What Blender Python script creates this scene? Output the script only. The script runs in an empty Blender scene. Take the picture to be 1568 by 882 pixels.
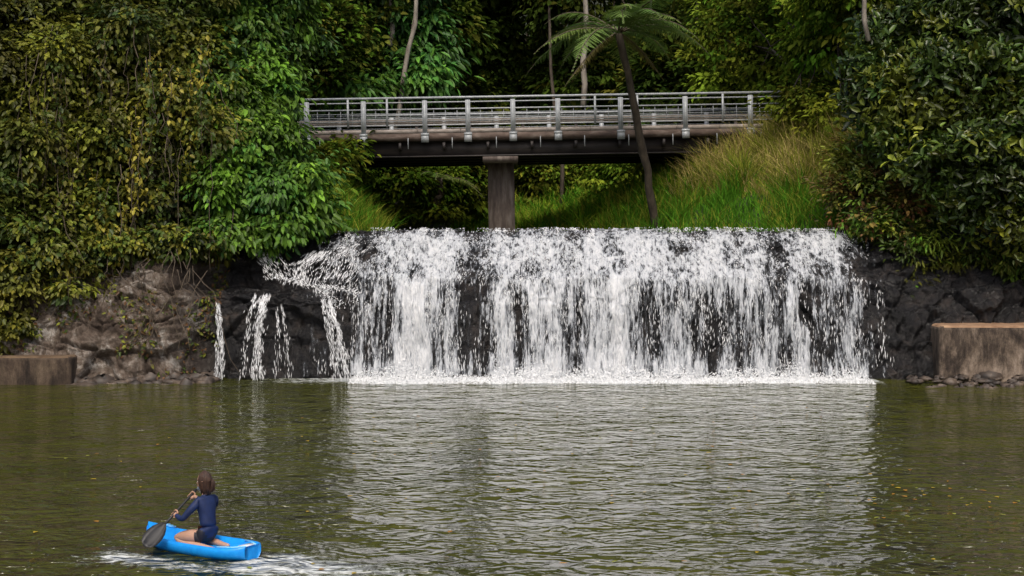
import bpy, math, numpy as np
from mathutils import Vector, Matrix
rng=np.random.default_rng(7)
S=bpy.context.scene
F=2178.0; CH=3.8
def W(px,py,Y):  # survey point of the site: photo bearing + real distance -> metres
    return np.array([(px-784)/F*Y, Y, CH-(py-365)/F*Y])
# ------------------------------------------------------------ noise helpers
TAB=np.random.default_rng(3).random((4,256,256))
def vn(x,y,k=0):
    xi=np.floor(x).astype(int); yi=np.floor(y).astype(int); fx=x-xi; fy=y-yi
    fx=fx*fx*(3-2*fx); fy=fy*fy*(3-2*fy); T=TAB[k]
    a=T[xi%256,yi%256]; b=T[(xi+1)%256,yi%256]; c=T[xi%256,(yi+1)%256]; d=T[(xi+1)%256,(yi+1)%256]
    return (a*(1-fx)+b*fx)*(1-fy)+(c*(1-fx)+d*fx)*fy
def fbm(x,y,o=4,k=0):
    s=0;a=.5;t=0
    for i in range(o):
        s=s+a*vn(x*2**i+17*i,y*2**i+31*i,k); t+=a; a*=.5
    return s/t
def voro(x,y,k=1):
    xi=np.floor(x).astype(int); yi=np.floor(y).astype(int)
    f1=np.full(x.shape,9.); f2=np.full(x.shape,9.); idr=np.zeros(x.shape)
    for i in(-1,0,1):
        for j in(-1,0,1):
            cx=xi+i; cy=yi+j
            jx=cx+TAB[k][cx%256,cy%256]; jy=cy+TAB[(k+1)%4][cx%256,cy%256]
            d=np.hypot(x-jx,y-jy); r=TAB[(k+2)%4][cx%256,cy%256]
            nf=d<f1
            f2=np.where(nf,f1,np.minimum(f2,d)); idr=np.where(nf,r,idr); f1=np.where(nf,d,f1)
    return f1,f2,idr
def sstep(a,b,x):
    t=np.clip((x-a)/(b-a),0,1); return t*t*(3-2*t)
def nrm(v): return v/(np.linalg.norm(v,axis=-1,keepdims=True)+1e-9)
# ------------------------------------------------------------ mesh helpers
def mk(name,V,Fc,mat,col=None,att=None,parent=None,smooth=False):
    V=np.asarray(V,dtype=np.float32); Fc=np.asarray(Fc,dtype=np.int32)
    me=bpy.data.meshes.new(name); k=Fc.shape[1]; m=len(Fc)
    me.vertices.add(len(V)); me.vertices.foreach_set('co',V.ravel())
    me.loops.add(m*k); me.loops.foreach_set('vertex_index',Fc.ravel())
    me.polygons.add(m); me.polygons.foreach_set('loop_start',np.arange(m,dtype=np.int32)*k)
    me.polygons.foreach_set('loop_total',np.full(m,k,dtype=np.int32))
    if smooth: me.polygons.foreach_set('use_smooth',np.ones(m,dtype=bool))
    if col is not None:
        a=me.color_attributes.new('Col','FLOAT_COLOR','POINT')
        c=np.ones((len(V),4),dtype=np.float32); c[:,:3]=col; a.data.foreach_set('color',c.ravel())
    if att:
        for n,v in att.items():
            a=me.attributes.new(n,'FLOAT','POINT'); a.data.foreach_set('value',np.asarray(v,dtype=np.float32).ravel())
    me.update(); me.validate()
    if mat: me.materials.append(mat)
    o=bpy.data.objects.new(name,me); S.collection.objects.link(o)
    if parent: o.parent=parent
    return o
def empty(name,loc=(0,0,0)):
    e=bpy.data.objects.new(name,None); S.collection.objects.link(e); e.location=loc; e.empty_display_size=.3; return e
class B:  # mesh builder, quads only
    def __init__(s): s.v=[]; s.f=[]; s.n=0; s.c=[]
    def add(s,V,Fc,c=None):
        V=np.asarray(V,float).reshape(-1,3); s.v.append(V); s.f.append(np.asarray(Fc)+s.n); s.n+=len(V)
        if c is not None:
            s.c.append(np.broadcast_to(np.asarray(c,float),(len(V),3)))
    def box(s,c,h,rz=0,c3=None):
        v=np.array([[x,y,z] for x in(-1,1) for y in(-1,1) for z in(-1,1)],float)*np.array(h)
        if rz: 
            a=math.cos(rz);b=math.sin(rz); v=np.c_[v[:,0]*a-v[:,1]*b, v[:,0]*b+v[:,1]*a, v[:,2]]
        s.add(v+np.array(c),[[0,1,3,2],[4,6,7,5],[0,4,5,1],[2,3,7,6],[0,2,6,4],[1,5,7,3]],c3)
    def tube(s,P,R,n=6,c=None):
        P=np.asarray(P,float); m=len(P); R=np.broadcast_to(np.asarray(R,float),(m,))
        T=nrm(np.gradient(P,axis=0)); up=np.array([0.13,.2,1.]) if abs(T[0][2])<.8 else np.array([1.,.1,0.])
        a=nrm(np.cross(T,up)); b=np.cross(T,a)
        th=np.arange(n)/n*2*math.pi
        V=P[:,None]+R[:,None,None]*(a[:,None]*np.cos(th)[None,:,None]+b[:,None]*np.sin(th)[None,:,None])
        V=V.reshape(-1,3); f=[]
        for i in range(m-1):
            for j in range(n):
                k=(j+1)%n; f.append([i*n+j,i*n+k,(i+1)*n+k,(i+1)*n+j])
        V=np.vstack([V,P[0]-T[0]*R[0]*.5,P[-1]+T[-1]*R[-1]*.5])
        for j in range(0,n,2):
            f.append([m*n,(j+2)%n,j+1,j]); f.append([m*n+1,(m-1)*n+j,(m-1)*n+j+1,(m-1)*n+(j+2)%n])
        s.add(V,f,c)
    def done(s,name,mat,parent=None,smooth=False):
        return mk(name,np.vstack(s.v),np.vstack(s.f),mat,np.vstack(s.c) if s.c else None,None,parent,smooth)
# ------------------------------------------------------------ materials
def newmat(n):
    m=bpy.data.materials.new(n); m.use_nodes=True; nt=m.node_tree
    return m,nt,nt.nodes['Principled BSDF'],nt.nodes['Material Output']
def ramp(nt,stops,fac=None):
    r=nt.nodes.new('ShaderNodeValToRGB'); e=r.color_ramp.elements
    while len(e)<len(stops): e.new(.5)
    for i,(p,c) in enumerate(stops):
        e[i].position=p; e[i].color=(*c,1) if len(c)==3 else c
    if fac is not None: nt.links.new(fac,r.inputs[0])
    return r
def noise(nt,scale,detail=5,vec=None,rough=.6,dist=0):
    n=nt.nodes.new('ShaderNodeTexNoise'); n.inputs['Scale'].default_value=scale; n.inputs['Detail'].default_value=detail
    n.inputs['Roughness'].default_value=rough; n.inputs['Distortion'].default_value=dist
    if vec is not None: nt.links.new(vec,n.inputs['Vector'])
    return n
def objvec(nt,scale=(1,1,1)):
    t=nt.nodes.new('ShaderNodeTexCoord'); m=nt.nodes.new('ShaderNodeMapping'); m.inputs['Scale'].default_value=scale
    nt.links.new(t.outputs['Object'],m.inputs['Vector']); return m.outputs[0]
def bump(nt,h,s,d,bs):
    b=nt.nodes.new('ShaderNodeBump'); b.inputs['Strength'].default_value=s; b.inputs['Distance'].default_value=d
    nt.links.new(h,b.inputs['Height']); nt.links.new(b.outputs[0],bs.inputs['Normal']); return b
def simple(n,stops,scale,rough=.7,bs=.3,bd=.02,vs=(1,1,1),metal=0,spec=.5,detail=6):
    m,nt,bsdf,o=newmat(n); v=objvec(nt,vs); no=noise(nt,scale,detail,v)
    r=ramp(nt,stops,no.outputs[0]); nt.links.new(r.outputs[0],bsdf.inputs['Base Color'])
    bsdf.inputs['Roughness'].default_value=rough; bsdf.inputs['Metallic'].default_value=metal
    bsdf.inputs['Specular IOR Level'].default_value=spec
    if bs: bump(nt,no.outputs[0],bs,bd,bsdf)
    return m
def leafmat(n,trans=.3,rough=.42,spec=.5,far=False):
    m,nt,b,o=newmat(n); a=nt.nodes.new('ShaderNodeAttribute'); a.attribute_name='Col'
    no=noise(nt,7,0,objvec(nt)); hs=nt.nodes.new('ShaderNodeHueSaturation')
    mr=nt.nodes.new('ShaderNodeMapRange'); mr.inputs[3].default_value=.6; mr.inputs[4].default_value=1.4
    nt.links.new(no.outputs[0],mr.inputs[0]); nt.links.new(mr.outputs[0],hs.inputs['Value']); nt.links.new(a.outputs['Color'],hs.inputs['Color'])
    if far:
        nt.nodes.remove(b); b=nt.nodes.new('ShaderNodeBsdfDiffuse'); nt.links.new(hs.outputs[0],b.inputs['Color'])
    else:
        b.inputs['Roughness'].default_value=rough; b.inputs['Specular IOR Level'].default_value=spec
        nt.links.new(hs.outputs[0],b.inputs['Base Color'])
    t=nt.nodes.new('ShaderNodeBsdfTranslucent'); nt.links.new(hs.outputs[0],t.inputs['Color'])
    mx=nt.nodes.new('ShaderNodeMixShader'); mx.inputs[0].default_value=trans
    nt.links.new(b.outputs[0],mx.inputs[1]); nt.links.new(t.outputs[0],mx.inputs[2]); nt.links.new(mx.outputs[0],o.inputs[0])
    return m
M_leaf=leafmat('leaf_soft',.25,.5,.35); M_gloss=leafmat('leaf_glossy',.15,.38,.42); M_grass=leafmat('grass_blade',.25,far=True); M_far=leafmat('leaf_matt',.25,far=True)
M_bark=simple('bark',[(.3,(.03,.022,.016)),(.6,(.09,.07,.05)),(.8,(.16,.13,.10))],6,.85,.6,.03,(1,1,.25))
M_pale=simple('pale_bark',[(.3,(.12,.10,.08)),(.55,(.26,.23,.19)),(.75,(.38,.35,.30))],5,.8,.4,.02,(1,1,.3))
M_vine=simple('vine_stem',[(.3,(.05,.036,.022)),(.7,(.15,.115,.08))],9,.85,.2)
M_ground=simple('soil',[(.3,(.014,.014,.007)),(.5,(.030,.032,.012)),(.7,(.030,.05,.014))],1.5,.95,.6,.1)
M_steel=simple('galvanised_steel',[(.3,(.26,.28,.29)),(.7,(.42,.44,.45))],7,.55,.1,.005,(1,1,1),.2)
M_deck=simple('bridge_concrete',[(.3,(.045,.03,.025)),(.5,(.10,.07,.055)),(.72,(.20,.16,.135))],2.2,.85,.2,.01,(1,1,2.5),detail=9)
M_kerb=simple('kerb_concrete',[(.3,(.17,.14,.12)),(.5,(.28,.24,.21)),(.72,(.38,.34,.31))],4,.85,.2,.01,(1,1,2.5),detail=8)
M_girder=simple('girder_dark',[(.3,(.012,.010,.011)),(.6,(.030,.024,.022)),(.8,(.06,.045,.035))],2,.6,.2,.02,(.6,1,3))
M_road=simple('asphalt',[(.3,(.04,.04,.04)),(.7,(.06,.06,.06))],12,.9,.2)
# ------------------------------------------------------------ foliage
def leaf_geo(P,D,N,L,Wd,C,fold=.18,curl=.15):
    D=nrm(D); T=nrm(np.cross(D,N)); N=np.cross(T,D); L=L[:,None]; Wd=Wd[:,None]
    v=np.stack([P, P+D*.28*L+T*.5*Wd+N*fold*Wd, P+D*.68*L+T*.42*Wd+N*(fold*Wd-curl*.3*L), P+D*L-N*curl*L,
                P+D*.68*L-T*.42*Wd+N*(fold*Wd-curl*.3*L), P+D*.28*L-T*.5*Wd+N*fold*Wd],1)
    n=len(P); b=(np.arange(n)*6)[:,None]
    f=np.concatenate([b+np.array([[0,1,2,3]]),b+np.array([[0,3,4,5]])],0)
    return v.reshape(-1,3),f,np.repeat(C,6,axis=0)
def rdir(n): return nrm(rng.normal(size=(n,3)))
def crown(lobes,nleaf,leaf,width,pal,clump=.4,per=30,droop=.3,interior=.18,front=.82,jit=.25,flat=.5,rosette=0):
    """lobes: (cx,cy,cz,rx,ry,rz); nleaf per m2 of lobe surface"""
    Ps=[];Ds=[];Ns=[];Ls=[];Cs=[]
    pal=np.array(pal)
    for (cx,cy,cz,rx,ry,rz) in lobes:
        area=4*math.pi*((rx*ry+rx*rz+ry*rz)/3)
        nc=max(4,int(area*nleaf/per)); lobc=rng.uniform(.55,1.35); lobm=pal[rng.integers(0,len(pal))]
        o=rdir(nc); fl=(o[:,1]>.1)&(rng.random(nc)<front); o[fl,1]*=-1
        dn=(o[:,2]<-.35)&(rng.random(nc)<.55); o[dn,2]*=-.7; o=nrm(o)   # lobes are thin beneath: shadow gaps between tiers
        ph=rng.random(6)*6.28
        wob=1+.22*np.sin(o[:,0]*4+ph[0])*np.sin(o[:,2]*5+ph[1])+.19*np.sin(o[:,0]*9+ph[2]+o[:,1]*5)*np.sin(o[:,2]*8+ph[3])
        rad=np.where(rng.random(nc)<interior,rng.uniform(.35,.8,nc),rng.uniform(.74,1.14,nc))*wob
        c=np.array([cx,cy,cz])+o*rad[:,None]*np.array([rx,ry,rz])
        ci=rng.integers(0,len(pal),nc); cj=rng.integers(0,len(pal),nc); t=rng.random((nc,1))**2
        ccol=((pal[ci]*(1-t)+pal[cj]*t)*.65+lobm*.35)*lobc*rng.uniform(.55,1.5,(nc,1))
        a=nrm(o+rdir(nc)*.6+np.array([0,0,.25])); k=rng.integers(int(per*.5),int(per*1.5),nc)
        idx=np.repeat(np.arange(nc),k); n=len(idx); cs=clump*rng.uniform(.45,1.35,nc); ls=rng.uniform(.75,1.3,nc)
        off=rng.normal(size=(n,3))*np.array([.5,.5,.5*flat]); tt=rng.random((n,1))
        P=c[idx]+cs[idx,None]*(off+a[idx]*(tt-.5)*.9)
        D=nrm(off*1.0+a[idx]*.5+rdir(n)*.35+np.array([0,0,-droop])); N=nrm(np.array([0,0,.8])+o[idx]*.55+rdir(n)*.45)
        if rosette:
            hub=c[idx]+cs[idx,None]*(np.round(off*2.2)/2.2*1.0); D=nrm(a[idx]*.55+rdir(n)*1.0+[0,0,.1]); P=np.where((rng.random(n)<rosette)[:,None],hub,P); N=nrm(a[idx]+rdir(n)*.3+[0,0,.3])
        Ps.append(P);Ds.append(D);Ns.append(N);Ls.append(leaf*ls[idx]*rng.uniform(.6,1.25,n)); Cs.append(ccol[idx]*rng.uniform(1-jit,1+jit,(n,1)))
    P=np.vstack(Ps);L=np.concatenate(Ls)
    return leaf_geo(P,np.vstack(Ds),np.vstack(Ns),L,L*width,np.clip(np.vstack(Cs),0.003,1))
def curvepts(a,b,n=7,sag=0,wob=.1):
    a=np.array(a,float);b=np.array(b,float); t=np.linspace(0,1,n)[:,None]
    p=a*(1-t)+b*t; p[:,2]-=sag*4*(t*(1-t))[:,0]; p[1:-1]+=rng.normal(size=(n-2,3))*wob; return p
def tree(name,base,top,r,lobes,mleaf=M_leaf,bark=M_bark,twigs=4,**kw):
    e=empty(name,tuple(base)); b=B(); base=np.array(base,float); top=np.array(top,float)
    tr=curvepts(base-[0,0,.5],top,9,0,.12); b.tube(tr,np.linspace(r,r*.3,9),8)
    for l in lobes:
        j=rng.integers(3,8); s=tr[j]; c=np.array(l[:3])
        if np.linalg.norm(c-s)<14:
            q=curvepts(s,c,6,-.2,.12); b.tube(q,np.linspace(r*.38,r*.08,6),5)
            for q2 in range(twigs):
                o=rdir(1)[0]; o[1]=-abs(o[1]); b.tube(curvepts(q[3+q2%2],c+o*np.array(l[3:])*1.0,5,0,.1),np.linspace(r*.14,.012,5),4)
    t=b.done('trunk_and_limbs',bark); 
    v,f,c=crown(lobes,**kw); o=mk('foliage',v,f,mleaf,c)
    for x in(t,o):
        x.parent=e; x.matrix_parent_inverse=Matrix.Translation(-Vector(tuple(base)))
    return e
def lob(px,py,Y,rx,rz=None,ry=None):
    p=W(px,py,Y); s=Y/F; rz=rz or rx; return (*p,rx*s,(ry or rx*.8*s),rz*s)
# ------------------------------------------------------------ terrain
XR=lambda y:np.interp(y,[41,45,50,56,62,75,100],[9.6,6.8,4.1,1.0,-.8,-8,-25]); XL=lambda y:np.interp(y,[41,44,50,60,75,100],[-5.4,-4.7,-4.1,-6.8,-16,-35])
def H(x,y):
    x=np.asarray(x,float);y=np.asarray(y,float)
    lf=(XL(y)-x)
    d=np.maximum(x-XR(y),lf)
    amp=5.2-3.6*sstep(52,57,y)
    up=3.35+np.where(d>0, amp*(1-np.exp(-np.maximum(d,0)*.19))+.25, np.maximum(d,-2)*.25+.3)
    up=up+np.clip(y-63,0,200)*.24*sstep(-1,3,d)
    up=up+(fbm(x*.3,y*.3,4)-.5)*.9*sstep(0,2,d)
    yb=np.interp(x,[-30,-15,-11,-7,9,11.5,13,30],[36,38.4,39,40.0,40.1,39.9,41.3,38.0])
    t=sstep(0,1.3,y-yb)
    side=sstep(14.5,17.5,np.abs(x))
    back=sstep(8,2,y)
    low=-1.6+np.maximum(side*5.4,back*3.7)
    h=low*(1-t)+np.maximum(up,low)*t
    return h+(fbm(x*.08,y*.08,3,2)-.5)*6*sstep(40,160,np.hypot(x,y-30))
def axis(a,b,c,d,fine,coarse):
    return np.unique(np.concatenate([-np.geomspace(-b+1,-a+1,coarse)[::-1]+1,np.arange(b,c,fine),np.geomspace(c,d,coarse)]))
gx=axis(-900,-26,26,900,.35,24); gy=np.unique(np.concatenate([np.linspace(-600,-5,20),np.arange(-5,95,.35),np.geomspace(95,1500,26)]))
X,Y=np.meshgrid(gx,gy,indexing='ij'); Z=H(X,Y)
def grid(nx,ny):
    i=np.arange(nx-1)[:,None]*ny+np.arange(ny-1)[None]; i=i.ravel(); return np.stack([i,i+ny,i+ny+1,i+1],1)
mk('ground',np.stack([X,Y,Z],-1).reshape(-1,3),grid(len(gx),len(gy)),M_ground,smooth=True)
# ------------------------------------------------------------ rock face
PM=np.array([(39.0,-1.2),(38.75,0),(38.80,1.0),(38.86,1.9),(39.1,2.6),(39.55,3.15),(40.1,3.6),(40.7,3.92),(41.2,4.0),(43.5,3.7)])
PL=np.array([(38.6,-1.2),(38.45,0),(38.55,1.1),(38.6,1.9),(38.8,2.25),(39.9,2.4),(40.15,2.95),(40.6,3.45),(41.2,3.9),(43.5,3.9)])
PR=np.array([(38.9,-1.2),(38.4,0),(38.6,.9),(38.75,1.8),(39.0,2.4),(39.4,2.8),(39.9,3.2),(40.5,3.6),(41.3,4.0),(43.5,4.4)])
PW=np.array([(38.2,-1.2),(37.9,0),(38.1,.8),(38.2,1.5),(38.35,2.2),(38.6,2.8),(39.0,3.2),(39.8,3.6),(41.0,3.9),(43.5,4.3)])
def prof(x,s):
    si=s*9; i=np.clip(np.floor(si).astype(int),0,8); t=si-i; t=t*t*(3-2*t)*.5+t*.5
    g=lambda P:P[i]*(1-t[...,None])+P[i+1]*t[...,None]
    wl=1-sstep(-5.2,-4.0,x+.25*np.sin(s*9)); ww=1-sstep(-9.4,-8.2,x); wr=sstep(9.0,10.2,x)
    q=g(PM)*(1-wl-wr)[...,None]+g(PR)*wr[...,None]+(g(PL)*(1-ww)[...,None]+g(PW)*ww[...,None])*wl[...,None]
    y=q[...,0]+np.where(x<-9,(x+9)*.18,0)+.25*np.sin(x*.9+1)*.5+.5*(fbm(x*.35+9,s*2,3)-.5)
    return y,q[...,1]
def rockdisp(x,s,soft=0):
    zz=s*6.5
    wx=x+.30*(fbm(x*1.2,zz*1.2,3,2)-.5); wz=zz+.30*(fbm(x*1.2+40,zz*1.2,3,2)-.5)
    if soft: return .30*(fbm(wx*1.3,wz*1.3,3,1)-.42)+.10
    f1,f2,r=voro(wx*1.0,wz*1.25); g1,g2,q=voro(wx*2.4+5,wz*2.9+3,2); h1,h2,u=voro(wx*5.5+5,wz*6.3+3,0)
    d=.50*(r-.4)+.26*(q-.5)+.11*(u-.5)-.20*np.exp(-((f2-f1)/.07)**2)-.11*np.exp(-((g2-g1)/.09)**2)+.14*(fbm(x*4,zz*4,4,3)-.5)
    return d
rx=np.arange(-17,18,.045); rs=np.linspace(0,1,170)
X,SS=np.meshgrid(rx,rs,indexing='ij'); y,z=prof(X,SS); d=rockdisp(X,SS)
k=1-sstep(.78,.95,SS)*.7
inm=sstep(-5.4,-4,X)*(1-sstep(9.3,10,X))
d=d*(1-.35*inm)
mk_v=np.stack([X,y-d*.8*k,z+d*.35*k],-1)
m,nt,b,o=newmat('basalt'); v=objvec(nt)
n1=noise(nt,1.6,8,v,.7); r1=ramp(nt,[(.35,(.004,.004,.005)),(.52,(.013,.012,.013)),(.64,(.04,.032,.028)),(.78,(.10,.07,.055))],n1.outputs[0])
n2=noise(nt,.9,9,v,.78,.4); r2=ramp(nt,[(.30,(.020,.014,.010)),(.42,(.070,.048,.034)),(.49,(.14,.105,.080)),(.54,(.24,.20,.165)),(.59,(.46,.43,.39)),(.64,(.20,.16,.13)),(.75,(.07,.05,.035))],n2.outputs[0])
sp=nt.nodes.new('ShaderNodeSeparateXYZ'); nt.links.new(v,sp.inputs[0])
mr=nt.nodes.new('ShaderNodeMapRange'); mr.inputs[1].default_value=-7.9; mr.inputs[2].default_value=-9.2; nt.links.new(sp.outputs[0],mr.inputs[0])
mx=nt.nodes.new('ShaderNodeMix'); mx.data_type='RGBA'; nt.links.new(mr.outputs[0],mx.inputs[0]); nt.links.new(r1.outputs[0],mx.inputs[6]); nt.links.new(r2.outputs[0],mx.inputs[7])
nt.links.new(mx.outputs[2],b.inputs['Base Color'])
rr=nt.nodes.new('ShaderNodeMapRange'); rr.inputs[3].default_value=.28; rr.inputs[4].default_value=.8; nt.links.new(mr.outputs[0],rr.inputs[0]); nt.links.new(rr.outputs[0],b.inputs['Roughness'])
b.inputs['Specular IOR Level'].default_value=.45
nb=noise(nt,7,8,v,.75); bump(nt,nb.outputs[0],.9,.12,b); M_rock=m
mk('rock_cliff',mk_v.reshape(-1,3),grid(len(rx),len(rs)),M_rock,smooth=False)
# ------------------------------------------------------------ waterfall
def pxof(x): return 784+x/39.0*F
lo=np.array([(535,0),(550,.42),(575,.45),(598,.56),(610,.92),(645,.95),(660,.55),(690,.48),(706,.12),(745,.06),(753,.55),(762,.95),(773,.75),(785,.30),(806,.68),(840,.92),(856,.62),(868,.34),(890,.62),(915,.86),(955,1.0),(975,.62),(995,.28),(1012,.64),(1040,.78),(1062,.42),(1085,.20),(1105,.54),(1125,.38),(1148,.54),(1172,.74),(1192,.28),(1205,.80),(1220,1.0),(1230,.26),(1258,.16),(1280,.42),(1300,.48),(1316,.34),(1328,0)])
hi=np.array([(480,.0),(500,.34),(545,.46),(575,.55),(610,.78),(665,1.0),(700,.82),(715,.32),(740,.46),(760,.86),(830,.86),(870,.74),(925,1.),(990,1.),(1040,.70),(1090,.94),(1150,.86),(1180,.45),(1200,.50),(1245,.90),(1275,.76),(1300,.40),(1335,.26),(1345,0)])
def dens(x,z,s):
    wxp=pxof(x)+30*(fbm(x*1.3+3,z*1.1,3,1)-.5)
    dl=np.interp(wxp,lo[:,0],lo[:,1]); dh=np.interp(wxp+45*(fbm(x*.9,z*1.5+7,3,2)-.5),hi[:,0],hi[:,1])
    t=sstep(1.7,3.0,z+ 1.0*(fbm(x*1.5,x*.2,2,3)-.5)); d=dl*(1-t)+dh*t
    g1,g2,q=voro(x*1.9+5+.6*fbm(x*2,z*2,2),z*1.9+3,2)
    d=d-t*.38*(q>.69)*sstep(.0,.25,g2-g1)
    d=d+(1-t)*.55*(fbm(x*3.1,z*.7+5,3,0)-.5)
    d=d-.36*sstep(3.72,3.98,z)+.22*sstep(.9,.1,z)
    return np.clip(d,0,1.1)
wx_=np.arange(-5.6,10.1,.03); ws=np.linspace(.11,.93,200)
X,SS=np.meshgrid(wx_,ws,indexing='ij'); y,z=prof(X,SS); rd=rockdisp(X,SS,1)
D=dens(X,z,SS)
k=1-sstep(.78,.95,SS)*.7
fall=1-sstep(2.2,3.0,z)
cl=.10+.10*D+.20*fall*D
y2=y-(rd*.8*k)*(1-.4*fall)-cl-.12*(fbm(X*5,z*1.2,4,1)-.5)*(1+fall)-.12*(fbm(X*1.6,z*.5,2,3)-.5)*fall; z2=z+rd*.35*k+.05+.07*(fbm(X*7,z*7,2,2)-.5)*(1-fall)
m,nt,b,o=newmat('falling_water'); 
def attr(nt,n):
    a=nt.nodes.new('ShaderNodeAttribute'); a.attribute_name=n; return a.outputs['Fac']
def math_(nt,op,a,b=None,c=None):
    n=nt.nodes.new('ShaderNodeMath'); n.operation=op
    for i,x in enumerate((a,b,c)):
        if x is None: continue
        if isinstance(x,(int,float)): n.inputs[i].default_value=x
        else: nt.links.new(x,n.inputs[i])
    return n.outputs[0]
na=noise(nt,1,5,objvec(nt,(7.0,1.0,.8)),.66,.5); nb=noise(nt,1,4,objvec(nt,(24,6,4.5)),.7,.3); nc=noise(nt,1,5,objvec(nt,(8,4,4)),.7,.6)
fa=attr(nt,'fall'); mxn=nt.nodes.new('ShaderNodeMix'); nt.links.new(fa,mxn.inputs[0]); nt.links.new(nc.outputs[0],mxn.inputs[2]); nt.links.new(na.outputs[0],mxn.inputs[3])
nn=math_(nt,'ADD',math_(nt,'MULTIPLY',mxn.outputs[0],.62),math_(nt,'MULTIPLY',nb.outputs[0],.38))
val=math_(nt,'ADD',attr(nt,'dens'),math_(nt,'MULTIPLY',math_(nt,'SUBTRACT',nn,.5),4.5))
al=nt.nodes.new('ShaderNodeMapRange'); al.interpolation_type='SMOOTHSTEP'; al.inputs[1].default_value=.22; al.inputs[2].default_value=.95; nt.links.new(val,al.inputs[0])
nt.links.new(al.outputs[0],b.inputs['Alpha'])
cr=ramp(nt,[(.0,(.26,.29,.33)),(.4,(.58,.61,.65)),(1,(.88,.89,.90))]); mr=nt.nodes.new('ShaderNodeMapRange'); mr.inputs[1].default_value=.2; mr.inputs[2].default_value=1.4; nt.links.new(val,mr.inputs[0]); nt.links.new(mr.outputs[0],cr.inputs[0])
nt.links.new(cr.outputs[0],b.inputs['Base Color']); b.inputs['Roughness'].default_value=.35; bump(nt,nn,1.0,.20,b); M_fall=m
fallE=empty('waterfall',(0,38.8,0))
def par(o,e):
    o.parent=e; o.matrix_parent_inverse=Matrix.Translation(-e.location)
par(mk('curtain',np.stack([X,y2,z2],-1).reshape(-1,3),grid(len(wx_),len(ws)),M_fall,att={'dens':D,'fall':fall},smooth=True),fallE)
M_spray=simple('white_water',[(.3,(.70,.72,.74)),(.7,(.88,.89,.90))],6,.4,0)
def streaks(x,y,z,dirv,L,Wd):
    n=len(x); P=np.stack([x,y,z],-1); D=nrm(dirv+rng.normal(size=(n,3))*.10); 
    N=nrm(np.array([0,-1.,.3])+rdir(n)*.5); T=nrm(np.cross(D,N)); N=np.cross(T,D); L=L[:,None];Wd=Wd[:,None]
    v=np.stack([P-D*L*.5,P+T*Wd*.5,P+D*L*.5,P-T*Wd*.5,P+N*Wd*.45-D*L*.05],1).reshape(-1,3)
    b_=(np.arange(n)*5)[:,None]; f=np.concatenate([b_+np.array([[0,1,4,3]]),b_+np.array([[4,1,2,3]])],0); return v,f
N0=130000; x=rng.uniform(-5.4,10,N0); s=rng.uniform(.12,.90,N0); y,z=prof(x,s); dd=dens(x,z,s); fl=1-sstep(2.2,3.0,z)
ncl=fbm(x*7,z*1.3,3,0); keep=rng.random(N0)<dd**1.5*.75*sstep(.46,.66,ncl)+.03*(dd>.08); x,y,z,dd,fl,s=[q[keep] for q in(x,y,z,dd,fl,s)]
rd=rockdisp(x,s,1); n=len(x)
yy=y-rd*.8*(1-.4*fl)-rng.uniform(.12,.36,n)*(1+.6*fl); zz=z+rd*.35+.06
dirv=np.where(fl[:,None]>.5,np.array([[0,-.05,-1.]]),np.array([[0,-.7,-.7]]))+rng.normal(size=(n,3))*(.05+.4*(1-fl[:,None]))
v,f=streaks(x,yy,zz,dirv,rng.uniform(.03,.15,n)*(.5+.8*fl),rng.uniform(.006,.019,n))
par(mk('spray_streaks',v,f,M_spray,smooth=True),fallE)
def stream(pts,w0,w1,n,blob=0):
    P=np.array(pts); t=np.linspace(0,1,60); k=np.linspace(0,1,len(P)); Q=np.stack([np.interp(t,k,P[:,i]) for i in range(3)],-1)
    nfil=5; fil=rng.integers(0,nfil,n); fo=rng.normal(size=nfil)*.36; ff=rng.uniform(2,5,nfil); 
    ti=rng.random(n); q=np.stack([np.interp(ti,t,Q[:,i]) for i in range(3)],-1); w=w0*(1-ti)+w1*ti
    T=np.stack([np.interp(ti,t,np.gradient(Q,axis=0)[:,i]) for i in range(3)],-1)
    off=(fo[fil]+.10*np.sin(ti*ff[fil]*6+fil)+rng.normal(size=n)*.12)*w; q[:,0]+=off; q[:,1]-=rng.random(n)*.10
    if blob: q[:,2]+=rng.normal(size=n)*.04; q[:,1]+=rng.normal(size=n)*.15; return streaks(q[:,0],q[:,1],q[:,2],rdir(n)+[0,0,-.6],rng.uniform(.03,.09,n),rng.uniform(.010,.026,n))
    return streaks(q[:,0],q[:,1],q[:,2],nrm(T),rng.uniform(.06,.22,n),rng.uniform(.007,.019,n))
bb=B()
for pts,w0,w1,n,bl in [
 ([W(334,466,38.2),W(337,500,38.05),W(338,545,38.0),W(336,581,38.0)],.10,.28,330,0),
 ([W(404,452,38.4),W(397,478,38.1),W(391,530,38.0),W(391,581,37.9)],.30,.46,650,0),
 ([W(432,470,38.2),W(438,520,38.0),W(440,578,38.0)],.14,.40,120,0),
 ([W(499,458,38.4),W(508,490,38.1),W(518,535,38.0),W(524,580,37.95)],.20,.38,650,0),
 ([W(405,385,40.0),W(420,405,39.8),W(435,428,39.3)],.40,.7,240,0),
 ([W(500,385,40.0),W(478,405,39.7),W(470,436,39.3)],.5,.9,320,0),
 ([W(420,424,39.2),W(450,428,39.1),W(475,437,39.0),W(520,440,38.7),W(552,448,38.4)],.3,.3,450,1),
 ([W(512,440,38.4),W(518,452,38.2),W(540,470,38.2)],.6,.8,260,1),
 ([W(560,366,40.5),W(520,390,40.0),W(500,432,39.2)],.7,1.0,500,0),
 ([W(1345,430,38.9),W(1350,500,38.5),W(1352,560,38.3)],.15,.4,70,0)]:
    v,f=stream(pts,w0,w1,n,bl); bb.add(v,f)
par(bb.done('side_streams',M_spray,smooth=True),fallE)
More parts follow.
